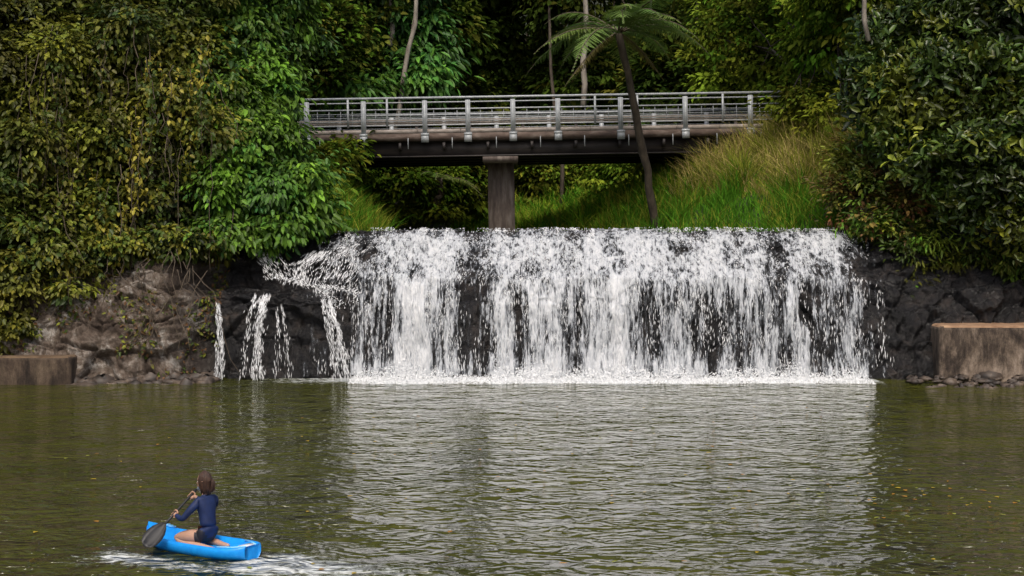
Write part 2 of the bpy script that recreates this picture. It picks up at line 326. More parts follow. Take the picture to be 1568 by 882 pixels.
n=36000; x=rng.uniform(-4.3,9.5,n); pxx=pxof(x); dd=np.interp(pxx,lo[:,0],lo[:,1])*(.6+.8*fbm(x*1.7,x*0+3,2,2)); s0=np.full(n,1.2/9); yb,_=prof(x,s0)
keep=rng.random(n)<.3+.7*dd; x,yb,dd=x[keep],yb[keep],dd[keep]; n=len(x)
h=rng.random(n)**2.4*(.08+.66*dd); yy=yb-.2-rng.random(n)**1.6*1.4
v,f=streaks(x,yy,h*np.clip(1-.62*(yb-yy),.06,1),rdir(n)*np.array([1,.6,1.]),rng.uniform(.03,.08,n),rng.uniform(.012,.036,n))
par(mk('foam_boil',v,f,M_spray,smooth=True),fallE)
# ------------------------------------------------------------ pool water
HD=np.array([-.83,.557]); KC=np.array([-3.80,17.35])
px_=np.arange(-19,19.01,.10); py_=np.concatenate([np.arange(1,14,.4),np.arange(14,41.3,.10)])
X,Y=np.meshgrid(px_,py_,indexing='ij'); s0=np.full(X.shape,1/9.); ybase,_=prof(X,s0)
dist=ybase-Y
fd=np.interp(pxof(X),np.r_[330,lo[:,0],1340],np.r_[.12,np.maximum(lo[:,1],.4),0])
foam=1.4*np.exp(-np.maximum(dist-.9,0)/.9)*np.clip(fd*1.4,0,1)*(X>-8.3)*(X<9.9)+.46*np.exp(-np.maximum(dist,0)/4.0)*np.clip(fd*1.2,0,1)
u=(X-KC[0])*HD[0]+(Y-KC[1])*HD[1]; vv=(X-KC[0])*-HD[1]+(Y-KC[1])*HD[0]
tr=np.exp(-((vv-.0)/(.32+.30*np.maximum(-u-.8,0)))**2)*sstep(-.5,-1.0,u)*np.exp(-np.maximum(-u-1,0)/2.4)
ring=np.exp(-((np.hypot(u/1.3,vv/.8)-1)/.32)**2)*.50
side=.58*np.exp(-(((X+4.8)/1.0)**2+((Y-16.8)/.45)**2))+.52*np.exp(-(((X+2.0)/1.8)**2+((Y-16.3)/.6)**2))
foam2=np.clip(tr*.62+ring+side,0,1)
cen=np.exp(-((X-.8)/(6.6+.12*(40-Y)))**2*1.0)
rip=.34+.72*cen+.4*foam2
rip=rip*(.45+1.1*fbm(X*.5,Y*.35,3,1))
m,nt,b,o=newmat('river_water')
n1=noise(nt,1,1,objvec(nt,(1.25,1.6,1)),.5,.6); n2=noise(nt,1,1,objvec(nt,(2.6,3.4,1)),.5,.7); n5=noise(nt,1,2,objvec(nt,(7,9,1)),.5,.3); n3=noise(nt,.35,3,objvec(nt,(1,1,1)))
def ridge(o):
    return math_(nt,'SUBTRACT',1.0,math_(nt,'ABSOLUTE',math_(nt,'MULTIPLY',math_(nt,'SUBTRACT',o,.5),3.0)))
hgt=math_(nt,'ADD',math_(nt,'MULTIPLY',n1.outputs[0],2.0),math_(nt,'MULTIPLY',ridge(n2.outputs[0]),.62))
hgt=math_(nt,'ADD',hgt,math_(nt,'MULTIPLY',n5.outputs[0],.22))
hgt=math_(nt,'MULTIPLY',hgt,attr(nt,'rip')); bump(nt,hgt,1.0,.24,b)
cr=ramp(nt,[(.35,(.036,.040,.005)),(.65,(.058,.060,.008))],n3.outputs[0])
nf=noise(nt,1,7,objvec(nt,(4.5,7,1)),.75,.8); fv=math_(nt,'ADD',attr(nt,'foam'),math_(nt,'MULTIPLY',math_(nt,'SUBTRACT',nf.outputs[0],.5),2.4))
fm=nt.nodes.new('ShaderNodeMapRange'); fm.inputs[1].default_value=.62; fm.inputs[2].default_value=1.05; nt.links.new(fv,fm.inputs[0])
fac=math_(nt,'MULTIPLY',fm.outputs[0],math_(nt,'GREATER_THAN',attr(nt,'foam'),.015))
mx=nt.nodes.new('ShaderNodeMix'); mx.data_type='RGBA'; nt.links.new(fac,mx.inputs[0]); nt.links.new(cr.outputs[0],mx.inputs[6]); mx.inputs[7].default_value=(.60,.63,.62,1)
nt.links.new(mx.outputs[2],b.inputs['Base Color']); rr=nt.nodes.new('ShaderNodeMapRange'); rr.inputs[3].default_value=.04; rr.inputs[4].default_value=.6; nt.links.new(fac,rr.inputs[0]); nt.links.new(rr.outputs[0],b.inputs['Roughness'])
b.inputs['IOR'].default_value=1.33; b.inputs['Specular IOR Level'].default_value=.42; M_water=m
mk('river_pool_water',np.stack([X,Y,0*X],-1).reshape(-1,3),grid(len(px_),len(py_)),M_water,att={'foam':np.clip(foam+foam2,0,1.4),'rip':rip},smooth=True)
ux=np.linspace(-30,12,60); uy=np.linspace(41.0,80,60); X,Y=np.meshgrid(ux,uy,indexing='ij')
mk('upstream_river_water',np.stack([X,Y,0*X+3.93],-1).reshape(-1,3),grid(60,60),M_water,att={'foam':0*X,'rip':0*X+.4},smooth=True)
n=170; P=np.stack([rng.uniform(-8,8,n),rng.uniform(15.5,33,n),np.full(n,.012)],-1); P[:70,0]=rng.normal(5.2,1.8,70); P[:70,1]=rng.normal(21,1.0,70)
a=rng.random(n)*6.28; C=np.array([[.50,.35,.03],[.45,.22,.03],[.32,.34,.05]])[rng.integers(0,3,n)]
v,f,c=leaf_geo(P,np.stack([np.cos(a),np.sin(a),0*a],-1),np.tile([0,0,1.],(n,1)),rng.uniform(.05,.12,n),rng.uniform(.03,.07,n),C,.1,.0); mk('floating_leaves',v,f,M_leaf,c)
# ------------------------------------------------------------ concrete landings
def conc(name,c,h,stops,rot=0,bev=.12,top=((.20,.11,.06),(.42,.27,.16))):
    bpy.ops.mesh.primitive_cube_add(size=2,location=c); o=bpy.context.object; o.scale=h; o.rotation_euler[2]=rot; o.name=name
    bpy.ops.object.transform_apply(location=False,rotation=False,scale=True)
    md=o.modifiers.new('b','BEVEL'); md.width=bev; md.segments=3
    m,nt,b,out=newmat(name+'_concrete'); v1=objvec(nt,(1.3,1.3,.75)); n1=noise(nt,1,9,v1,.75,.6); r=ramp(nt,stops,n1.outputs[0])
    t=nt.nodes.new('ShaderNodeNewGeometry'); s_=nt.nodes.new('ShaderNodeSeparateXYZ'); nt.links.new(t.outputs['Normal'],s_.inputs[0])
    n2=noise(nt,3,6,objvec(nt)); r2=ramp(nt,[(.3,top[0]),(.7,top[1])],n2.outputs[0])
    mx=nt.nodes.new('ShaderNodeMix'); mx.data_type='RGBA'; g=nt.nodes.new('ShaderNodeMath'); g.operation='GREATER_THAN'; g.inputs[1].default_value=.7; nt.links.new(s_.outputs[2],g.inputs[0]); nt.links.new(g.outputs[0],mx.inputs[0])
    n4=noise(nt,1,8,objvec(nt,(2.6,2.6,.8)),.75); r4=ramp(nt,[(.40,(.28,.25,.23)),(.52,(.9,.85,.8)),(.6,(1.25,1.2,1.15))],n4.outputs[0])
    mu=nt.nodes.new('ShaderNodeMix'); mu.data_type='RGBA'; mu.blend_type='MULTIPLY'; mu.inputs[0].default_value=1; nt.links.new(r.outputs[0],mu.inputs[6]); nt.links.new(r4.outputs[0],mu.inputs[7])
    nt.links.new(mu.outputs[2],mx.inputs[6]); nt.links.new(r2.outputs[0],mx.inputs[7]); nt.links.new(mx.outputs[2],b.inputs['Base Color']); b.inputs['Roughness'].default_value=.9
    n6=noise(nt,5,8,objvec(nt),.75); bump(nt,n6.outputs[0],.7,.05,b); o.data.materials.append(m); return o
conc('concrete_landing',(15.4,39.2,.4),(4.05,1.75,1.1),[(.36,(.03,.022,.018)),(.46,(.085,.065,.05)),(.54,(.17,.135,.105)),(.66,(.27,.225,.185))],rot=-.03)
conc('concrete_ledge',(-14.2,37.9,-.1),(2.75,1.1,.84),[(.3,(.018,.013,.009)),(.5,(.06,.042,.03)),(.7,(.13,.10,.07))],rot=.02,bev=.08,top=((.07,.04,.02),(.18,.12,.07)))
def stones(name,P,R,mat):
    bb=B()
    for p,r in zip(P,R):
        th=np.linspace(0,2*math.pi,9)[:-1]; ph=np.linspace(.25,math.pi-.25,5); V=[]
        sc=rng.uniform(.6,1.5,3)*np.array([1,1,.5]); 
        for a in ph:
            for t in th: V.append(np.array([math.sin(a)*math.cos(t),math.sin(a)*math.sin(t),math.cos(a)])*sc*r*rng.uniform(.7,1.2))
        f=[[i*8+j,i*8+(j+1)%8,(i+1)*8+(j+1)%8,(i+1)*8+j] for i in range(4) for j in range(8)]
        f+= [[0,1,2,3],[0,3,4,7],[4,5,6,7],[32,35,34,33],[32,39,36,35],[39,38,37,36]]
        bb.add(np.array(V)+p,f)
    return bb.done(name,mat)
M_st=simple('stone',[(.3,(.02,.017,.015)),(.55,(.07,.052,.04)),(.75,(.20,.15,.11))],3,.6,.5,.03)
n=170; P=np.stack([rng.uniform(10.0,16,n),rng.uniform(36.2,37.6,n),np.zeros(n)],-1); P[:,2]=(P[:,1]-36.7)*.16; P[:,0]+=(37.6-P[:,1])*.6
stones('shore_stones',P,rng.uniform(.05,.2,n)*(1+(rng.random(n)<.1)*1.2),M_st)
n=90; P=np.stack([rng.uniform(-11.8,-8,n),rng.uniform(37.0,38.2,n),np.zeros(n)],-1); P[:,2]=(P[:,1]-37.3)*.12-.02; stones('shore_stones',P,rng.uniform(.06,.34,n),M_st)
# ------------------------------------------------------------ bridge
BY=50.; sc=BY/F
br=empty('road_bridge',(0,BY,7.3)); br.rotation_euler=(0,-.0165,0)
def bp(o): o.parent=br
X0=-9.4;X1=9.5; Wd=7.0
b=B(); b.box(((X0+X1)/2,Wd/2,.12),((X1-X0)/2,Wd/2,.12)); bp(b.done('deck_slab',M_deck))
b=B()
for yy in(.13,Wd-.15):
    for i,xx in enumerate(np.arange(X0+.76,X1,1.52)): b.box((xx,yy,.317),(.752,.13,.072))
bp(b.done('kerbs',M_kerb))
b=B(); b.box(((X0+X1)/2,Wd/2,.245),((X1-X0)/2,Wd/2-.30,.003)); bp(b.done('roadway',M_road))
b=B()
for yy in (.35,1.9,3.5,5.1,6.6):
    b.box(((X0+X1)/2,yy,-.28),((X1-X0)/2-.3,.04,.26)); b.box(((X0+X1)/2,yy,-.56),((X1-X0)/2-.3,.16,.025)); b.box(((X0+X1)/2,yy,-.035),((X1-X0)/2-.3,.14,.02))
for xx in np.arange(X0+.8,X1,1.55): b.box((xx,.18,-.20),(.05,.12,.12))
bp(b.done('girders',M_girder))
b=B()
for xx in np.arange(X0+.8,X1,1.55): b.tube([(xx+.3,-.03,.08),(xx+.3,-.06,-.02),(xx+.3,-.06,-.30)],.018,6)
bp(b.done('drain_spouts',M_steel))
b=B()
m_p=simple('pier_concrete',[(.3,(.06,.045,.040)),(.5,(.14,.11,.095)),(.7,(.27,.235,.21))],3,.8,.3,.02,(2,2,.4),detail=9)
b.box((-.42,3.3,-2.3),(.48,1.6,1.72)); b.box((-.42,3.3,-.66),(.62,3.1,.10)); b.box((-.42,3.3,-4.2),(.62,1.9,.35)); bp(b.done('pier',m_p))
b=B()
for s_ in(X0-.2,X1+.2): b.box((s_,Wd/2,-1.1),(.5,Wd/2+.6,1.15))
bp(b.done('abutments',M_deck))
def rail(y,main,thin,name,flip=1,bal=1):
    b=B()
    zt=1.50
    b.tube([(X0,y,zt),(0,y,zt),(X1,y,zt)],.042,8); b.tube([(X0,y,zt-.16),(0,y,zt-.16),(X1,y,zt-.16)],.024,6)
    b.box(((X0+X1)/2,y,.54),((X1-X0)/2,.02,.022))
    b.box(((X0+X1)/2,y,1.10),((X1-X0)/2,.02,.022))
    for zz in (.68,.82,.96): b.box(((X0+X1)/2,y,zz),((X1-X0)/2,.006,.009))
    if bal:
        for xx in np.arange(X0+.1,X1,.41): b.box((xx,y+.012,.82),(.008,.008,.27))
    for xx in main:
        b.box((xx,y-.03*flip,.78),(.085,.06,.62)); b.box((xx,y-.10*flip,.80),(.035,.03,.60)); b.box((xx,y-.06*flip,.20),(.14,.10,.045))
        b.box((xx,y-.145*flip,.06),(.13,.012,.14))
    for xx in thin: b.box((xx,y,.98),(.035,.035,.50))
    bp(b.done(name,M_steel))
mains=[(p-784)*sc for p in(410,470,557,651,717,786,855,951,1050,1150)]; thins=[(p-784)*sc for p in(440,533,593,912,977,1108)]
rail(.08,mains,thins,'near_railing'); rail(Wd-.1,np.arange(X0+.4,X1,2.1),[],'far_railing',-1,0)
b=B()
for yy in(.75,):
    for zz,o_ in((.60,.02),(.68,0),(.76,.02)): b.box(((X0+X1)/2,yy-o_,zz),((X1-X0)/2,.012,.034))
    for xx in np.arange(X0+.3,X1,1.9): b.box((xx,yy+.06,.5),(.05,.04,.27))
m_g=simple('guard_rail',[(.3,(.20,.17,.14)),(.7,(.36,.32,.28))],4,.7,.1,.01,(1,1,1),0); bp(b.done('guard_rails',m_g))
for nme,a,c in(('road',X1+.2,60.),('road',X0-.2,-60.)):
    bb=B(); bb.box(((a+c)/2,BY+Wd/2,7.62+(.17 if c>0 else -.2)),(abs(c-a)/2,3.1,.06)); bb.done(nme,M_road)
# ------------------------------------------------------------ vegetation palettes
DK=(.024,.044,.010); MD=(.060,.095,.013); BR=(.095,.20,.018); YG=(.21,.225,.022); OL=(.12,.115,.018); BL=(.040,.14,.030); YL=(.32,.28,.035); RD=(.20,.07,.035); GL=(.040,.084,.014)
tree('vine_covered_tree',(-12.2,41.5,4),(-11.3,42,13),.28,
 [lob(*q) for q in[(30,40,40,80),(130,20,41,90),(250,30,42,90),(60,150,39.5,85),(170,120,40.5,85),(285,110,41.5,70),(20,260,39,85),(110,240,39.5,70),(215,210,40.5,80),(60,360,38.6,80),(150,335,39.2,65),(240,300,39.8,65),(110,-120,41,120),(280,-130,42,120),(-60,100,39,110),(-70,330,38,100),(195,40,39.3,46),(90,80,38.6,42),(310,200,40.0,42),(160,210,38.8,36),(50,220,38.0,38),(250,150,39.6,40)]],
 nleaf=165,leaf=.20,width=.5,pal=[DK,MD,OL,YG,OL,MD],clump=.46,per=28,droop=.6,twigs=2)
tree('climbing_shrub',(-12.4,39.8,3),(-12,39.8,4.5),.06,[lob(*q) for q in[(15,430,37.8,55,55),(100,395,38.2,50,32),(20,505,37.6,36,26),(250,372,38.9,50,20),(300,376,39.2,50,18),(180,380,38.6,45,20),(105,445,37.8,26,16)]],nleaf=240,leaf=.17,width=.5,pal=[DK,MD,YG,YL,OL],clump=.35,per=24,droop=.7,twigs=0)
tree('leaning_broadleaf_tree',(-8.6,43.8,4),(-8.2,43.8,10),.2,
 [lob(*q) for q in[(360,70,43,70),(420,60,44,60),(330,160,41.5,70),(390,140,42.5,58),(425,165,42.0,36,24),(370,225,41,65),(430,245,41.5,48),(340,300,40.4,62),(405,305,40.6,60),(462,285,41,42,36),(484,325,41.0,36,32),(430,352,40.3,52,26),(350,362,39.8,55,24),(400,-50,44,110)]],
 nleaf=165,leaf=.25,width=.42,pal=[BR,BR,MD,BL,BR,(.13,.24,.022)],clump=.46,per=20,droop=.9,twigs=2)
vb=B(); Ps=[];Ds=[];Cs=[]
for i in range(85):
    pxx=rng.uniform(20,330); Y0=rng.uniform(37.8,39.2)+ (pxx-150)*.004; y0=rng.uniform(30,330); L=rng.uniform(80,230)
    y1=min(y0+L,rng.uniform(380,480)); a=W(pxx,y0,Y0); c=W(pxx+rng.normal()*18,y1,Y0-.1); p=curvepts(a,c,9,0,.05); vb.tube(p,rng.uniform(.005,.013),4)
    if i%2==0:
        m_=int(L*.55); t=rng.random(m_); q=np.stack([np.interp(t,np.linspace(0,1,9),p[:,k]) for k in range(3)],-1)+rng.normal(size=(m_,3))*.15
        Ps.append(q); Cs.append(np.tile(np.array([YG,YL,OL,MD])[rng.integers(0,4)],(m_,1))*rng.uniform(.7,1.2,(m_,1)))
for i in range(30):
    pxx=rng.uniform(60,330); Y0=38.0; p=curvepts(W(pxx,rng.uniform(380,420),Y0),W(pxx+rng.normal()*40,rng.uniform(450,570),37.4),8,0,.10); vb.tube(p,rng.uniform(.005,.014),4)
P=np.vstack(Ps); n=len(P); D=nrm(rdir(n)*.8+[0,0,-.8]); N=nrm(rdir(n)*.6+[0,-.5,.8]); L=rng.uniform(.10,.19,n)
hv=empty('hanging_vines',(-11,38.4,6)); par(vb.done('vine_stems',M_vine),hv)
v,f,c=leaf_geo(P,D,N,L,L*.6,np.vstack(Cs)); par(mk('vine_leaves',v,f,M_leaf,c),hv)
tree('glossy_leaf_tree',(14.2,42,5),(13.2,41.6,13),.30,
 [lob(*q) for q in[(1345,120,40,55),(1390,60,41,70),(1470,60,40,80),(1550,60,39.5,80),(1400,160,39.5,65),(1480,170,39,70),(1555,190,38.6,75),(1440,250,39,60),(1520,290,38.6,65),(1560,350,38.5,45),(1365,215,39.8,40),(1330,165,40,40),(1480,325,38.9,40),(1500,-100,40.5,130),(1640,150,39,110),(1650,330,38.5,90),(1620,-60,39,120),(1435,115,38.6,40),(1515,120,38.0,42),(1490,235,38.0,36)]],
 mleaf=M_gloss,nleaf=145,leaf=.25,width=.40,pal=[DK,GL,MD,GL,YG,MD,MD],clump=.38,per=18,droop=.1,rosette=.6,twigs=2)
tree('spindly_riverside_shrub',(10.6,42,5),(10.2,41,7),.10,
 [lob(*q) for q in[(1290,300,41,42),(1340,290,40.5,50),(1300,245,41.5,38),(1350,345,40,42,28),(1385,375,39.6,30,22),(1400,310,40,45)]],nleaf=150,leaf=.18,width=.42,pal=[MD,MD,OL,RD,YG,BR],clump=.38,per=16,droop=.3,interior=.4)
tree('vine_draped_tree',(11,50,6),(11.5,49.5,16),.2,
 [lob(*q) for q in[(1130,60,56,60),(1190,30,56,70),(1255,90,50,60),(1230,170,48,60,40),(1290,30,48,75),(1310,-10,46,80),(1180,120,55,50),(1290,190,46,45),(1240,-90,52,120)]],
 mleaf=M_far,nleaf=120,leaf=.24,width=.5,pal=[YG,MD,OL,BR,(.16,.22,.022)],clump=.55,per=28,droop=.7,twigs=2)
tree('umbrella_tree',(-5,63,5),(-4.6,63,17),.2,[lob(*q) for q in[(580,40,62,50),(640,70,62,50),(600,110,61.5,50),(560,140,60,42,28),(650,120,61,40,35),(530,150,58,36,22),(610,-60,62,90)]],nleaf=80,leaf=.50,width=.32,pal=[BL,(.07,.20,.035),BR,MD],clump=.65,per=14,droop=.9,twigs=2)
tree('broadleaf_tree',(-9,58,6),(-9.5,58,17),.25,[lob(*q) for q in[(440,30,57,80),(500,60,57,60),(520,-30,60,90),(480,110,56,50),(540,90,60,45)]],mleaf=M_far,nleaf=95,leaf=.29,width=.5,pal=[MD,DK,OL,BR],clump=.5,per=26,twigs=2)
tree('broadleaf_tree',(12,63,7),(12.5,62,20),.25,[lob(*q) for q in[(1150,40,62,70),(1220,-20,62,90),(1110,110,61,50),(1180,130,59,60,40)]],mleaf=M_far,nleaf=95,leaf=.31,width=.5,pal=[MD,YG,BR,(.14,.23,.022)],clump=.5,per=26,twigs=2)
lobes=[]; tb=B()
for i in range(140):
    Y0=rng.uniform(65,92); pxx=rng.uniform(350,1330) if i<110 else rng.uniform(-250,1800); pyy=rng.uniform(-260,225)
    if i<70: pyy=rng.uniform(-20,225)
    p=W(pxx,pyy,Y0); r=rng.uniform(1.0,2.7)
    lobes.append((*p,r*1.15,r,r))
for i in range(30):
    Y0=rng.uniform(66,88); x=(rng.uniform(500,1250)-784)/F*Y0; g=float(H(x,Y0)); lean=rng.normal()*1.4
    tb.tube(curvepts((x,Y0,g-.5),(x+lean,Y0,g+16),8,0,.2),np.linspace(rng.uniform(.05,.13),.03,8),6)
bf=empty('background_forest',(0,75,8))
v,f,c=crown(lobes,nleaf=52,leaf=.40,width=.45,pal=[DK,MD,MD,OL,MD,GL],clump=.7,per=26,droop=.5,front=.92)
par(mk('canopy_leaves',v,f,M_far,c),bf); par(tb.done('forest_trunks',M_bark),bf)
tb=B()
for (a,c_,Y0,r) in[((603,150),(655,-20),59.5,.11),((597,70),(601,-20),60,.11),((893,110),(897,-10),64,.14),((1330,62),(1312,-30),39,.07),((704,140),(716,0),74,.08),((985,130),(1000,0),70,.07)]:
    tb.tube(curvepts(W(*a,Y0)-([0,0,1.5] if a[1]>100 else [0,0,0]),W(*c_,Y0)+[0,0,2],8,0,.07),np.linspace(r,r*.7,8),7)
tb.done('pale_tree_trunks',M_pale)
us=[lob(*q) for q in[(520,280,58,38),(575,262,60,40),(620,285,60,38),(670,295,62,38),(720,285,63,38),(690,255,66,50),(640,250,64,40),(830,265,68,50),(880,255,69,50),(930,272,64,34),(975,265,61,36),(740,322,64,30,12),(670,328,60,34,12),(800,250,72,60),(970,300,57,28,18),(1010,260,58,40),(850,285,68,34,16),(900,288,68,34,16),(620,325,56,24,12),(500,255,48,34,30),(525,240,50,30,26),(495,285,47,26,22)]]
us+=[(*(W(rng.uniform(480,1080),rng.uniform(235,290),Y0)),2.,1.6,1.6) for Y0 in rng.uniform(69,75,14)]
v,f,c=crown(us,nleaf=110,leaf=.28,width=.45,pal=[MD,BR,YG,BR,OL,(.12,.20,.02),YG],clump=.5,per=24,droop=.6); mk('riverbank_undergrowth',v,f,M_far,c)
us=[lob(*q) for q in[(1420,400,40.2,38,26),(1470,395,40.4,45,30),(1530,400,40,48,30),(1410,370,40,35,22),(1590,410,39.7,50,34),(1330,350,40.3,35,14),(1395,440,39.6,22,18)]]
v,f,c=crown(us,nleaf=170,leaf=.22,width=.26,pal=[MD,OL,YG,BR],clump=.35,per=22,droop=.8); mk('bank_ferns',v,f,M_leaf,c)
n=4200; x=rng.uniform(-14,-8.0,n); s=rng.uniform(.13,.75,n); y,z=prof(x,s); d=rockdisp(x,s); k=(fbm(x*1.1,z*1.1,3,1)>.50+.05*(3-z)); x,y,z,d=[q[k] for q in(x,y,z,d)]; n=len(x)
P=np.stack([x,y-d*.8-.05,z+d*.35],-1); C=np.array([MD,YG,(.14,.07,.03),(.18,.10,.045),OL,MD])[rng.integers(0,6,n)]*rng.uniform(.6,1.2,(n,1)); L=rng.uniform(.06,.16,n)
v,f,c=leaf_geo(P,nrm(rdir(n)+[0,-.3,-.6]),nrm(rdir(n)*.6+[0,-.8,.6]),L,L*.5,C); mk('rock_creepers',v,f,M_leaf,c)
# ------------------------------------------------------------ grass
def grass(name,x,y,h,w,pal,lean=.35,zoff=0):
    n=len(x); z=H(x,y)+zoff-.03; a=rng.random(n)*6.28; tus=.45+1.1*sstep(.35,.65,fbm(x*1.6,y*1.6,2,2))
    hh=h*rng.uniform(.5,1.3,n)*tus; ln=lean*rng.uniform(.2,1.8,n)
    d=np.stack([np.cos(a),np.sin(a),0*a],-1); a2=rng.random(n)*6.28; T=np.stack([np.cos(a2),np.sin(a2)*.5,0*a],-1)
    P=np.stack([x,y,z],-1); ww=w*rng.uniform(.7,1.3,n)
    C=np.array(pal)[np.clip((fbm(x*.8,y*.8,3,1)*1.5-.25+rng.normal(size=n)*.22)*len(pal),0,len(pal)-1).astype(int)]*rng.uniform(.65,1.3,(n,1))
    lv=[];
    for i,t in enumerate((0,.4,.75,1.)):
        c=P+np.stack([0*hh,0*hh,hh*(t-.18*ln*t*t*2)],-1)+d*(hh*ln*t*t)[:,None]; wd=(ww*(1,.85,.55,.08)[i])[:,None]
        lv+= [c-T*wd*.5,c+T*wd*.5]
    V=np.stack(lv,1).reshape(-1,3); b_=(np.arange(n)*8)[:,None]
    f=np.concatenate([b_+np.array([[2*i,2*i+1,2*i+3,2*i+2]]) for i in range(3)],0)
    return mk(name,V,f,M_grass,np.repeat(C,8,axis=0))
STR=(.46,.36,.14); GG=(.075,.20,.016); GY=(.23,.26,.032); GD=(.055,.11,.013)
def sel(n,x0,x1,y0,y1,cond):
    x=rng.uniform(x0,x1,n);y=rng.uniform(y0,y1,n);k=cond(x,y); return x[k],y[k]
x,y=sel(44000,3.0,13,41.3,50.5,lambda x,y:(x>XR(y)+1.7)); grass('tall_bank_grass',x,y,1.0,.030,[GY,STR,GY,(.28,.25,.06),STR,GY,STR],.55)
x,y=sel(26000,2.5,11.5,41.2,52,lambda x,y:(x>XR(y)-.25)&(x<XR(y)+2.4)); grass('green_bank_grass',x,y,.70,.035,[GG,GG,GY,GG],.5)
x,y=sel(24000,-9.5,-3.4,41.5,49.8,lambda x,y:x<XL(y)+.2); grass('tall_bank_grass',x,y,.75,.034,[GG,GY,GY,GG,GG,GY],.5)
x,y=sel(34000,-4,8,50.5,67,lambda x,y:(x>XR(y)-.3)&(x<XR(y)+7)); grass('green_bank_grass',x,y,.70,.055,[GG,GY,(.18,.32,.02),GG],.5)
x,y=sel(14000,-12,-5,50.5,62,lambda x,y:(x<XL(y)+.3)); grass('green_bank_grass',x,y,.70,.055,[GG,GY,GD,GG],.5)
x,y=sel(16000,10.8,17,40.3,42.6,lambda x,y:x>0); grass('tall_bank_grass',x,y,.7,.03,[GG,GD,GY,GY],.5)
n=9000; x=rng.uniform(11.2,17,n); y=40.9+rng.normal(size=n)*.3; grass('draping_grass',x,y,.9,.028,[GD,GG,GY,STR],.9,zoff=-1.2*rng.random(n))
# ------------------------------------------------------------ tree ferns
def treefern(name,base,top,nf,fl,pal,r=.12,dead=3):
    e=empty(name,tuple(base)); b=B(); base=np.array(base,float); top=np.array(top,float)
    tr=curvepts(base-[0,0,.4],top,12,0,.03); tr[:,0]+=np.sin(np.linspace(0,3,12))*.12
    b.tube(tr,r*(1+.25*rng.random(12))*np.linspace(1.1,.85,12),8); Ps=[];Ds=[];Ns=[];Ls=[];Ws=[];Cs=[]
    rb=B()
    for i in range(nf+dead):
        dd=i>=nf; a=i*2.399+rng.normal()*.15; L=fl*rng.uniform(.85,1.1)*(.7 if dd else 1); el=rng.uniform(.15,.7) if not dd else -.5
        if dd: a=(2.7,.3,3.6)[(i-nf)%3]
        d=np.array([math.cos(a),math.sin(a),0]); t=np.linspace(0,1,14)
        rise=(math.sin(el)*L*t-(.42+.25*rng.random())*L*t**2.2) if not dd else (-.1*L*t-.6*L*t**1.5)
        run=(math.cos(el)*L*t*(1-.08*t)) if not dd else L*.75*t
        p=tr[-1]+d*run[:,None]+np.array([0,0,1])*rise[:,None]; rb.tube(p,np.linspace(.028,.006,14),4,)
        m_=30; tt=np.linspace(.12,.985,m_); q=np.stack([np.interp(tt,t,p[:,k]) for k in range(3)],-1); tg=nrm(np.stack([np.interp(tt,t,np.gradient(p,axis=0)[:,k]) for k in range(3)],-1))
        sd=nrm(np.cross(tg,[0,0,1.])); up=np.cross(sd,tg); pl=.19*fl*np.sin(np.clip(tt*1.02+.10,0,1)*math.pi)**.7+.04
        if dd: pl=pl*.5
        for s in(-1,1):
            D=nrm(sd*s+tg*.45-np.array([0,0,.35])+rng.normal(size=sd.shape)*.08); c=np.array(pal[rng.integers(0,len(pal))] if not dd else (.20,.17,.05))
            Ps.append(q); Ds.append(D); Ns.append(up); Ls.append(pl); Ws.append(pl*0+.024); Cs.append(np.tile(c,(m_,1)))
            for kk in range(8):
                u_=(kk+.8)/9
                for s2 in(-1,1):
                    Ps.append(q+D*(pl*u_)[:,None]); Ds.append(nrm(tg*s2+D*.6)); Ns.append(up+rng.normal(size=up.shape)*.1); Ls.append(fl*.018*(1.15-u_)+0*pl); Ws.append(pl*.07); Cs.append(np.tile(c,(m_,1))*rng.uniform(.8,1.2,(m_,1)))
    v,f,c=leaf_geo(np.vstack(Ps),np.vstack(Ds),np.vstack(Ns),np.concatenate(Ls),np.concatenate(Ws),np.vstack(Cs),.05,.05)
    for o_ in(b.done('trunk',M_bark),rb.done('frond_stalks',M_vine),mk('fronds',v,f,M_leaf,c)): par(o_,e)
fb=W(1006,300,49.2); fb[2]=float(H(fb[0],fb[1]))
treefern('tree_fern',fb,W(946,50,46),20,3.5,[(.15,.24,.05),(.20,.28,.06),(.12,.21,.045)],.12,3)
treefern('tree_fern',W(668,300,60),W(672,275,60),11,2.0,[(.10,.19,.025),(.16,.22,.04)],.12,0)
treefern('tree_fern',W(1385,470,39.3)+[0,.6,0],W(1398,440,39.3)+[0,.3,0],7,.7,[(.10,.22,.02)],.04,0)
# ------------------------------------------------------------ kayak
kay=empty('kayak',(KC[0],KC[1],0)); kay.rotation_euler[2]=math.atan2(HD[1],HD[0])
us_=np.linspace(-.88,.92,37); V=[];
def hb(u): 
    a=abs(u)/.925; return .30*(1-a**(2.6 if u>0 else 5))**(.75 if u>0 else .6)+.012
for u in us_:
    bw=hb(u); t=max(0,u/.92); ts=max(0,-u/.92); g=.13+.075*t**2.5+.03*ts**3; kb=-.06+.12*t**4+.05*ts**4
    ck=float(sstep(.62,.42,u)*sstep(-.70,-.54,u)); fl=g+.035*(1-ck)-.085*ck
    if u<-.7: fl=g-.02
    prof_=[(0,kb),(.55*bw,kb+.01),(.88*bw,kb+.05),(bw,(g+kb)*.5),(bw*1.02,g-.035),(bw*.97,g),(bw*.86,g+.006),(bw*.76,g-.012),(bw*.66,fl),(bw*.33,fl+.006),(0,fl+.01)]
    ring=[(u,a,c) for a,c in prof_]+[(u,-a,c) for a,c in prof_[-2:0:-1]]; V+=ring
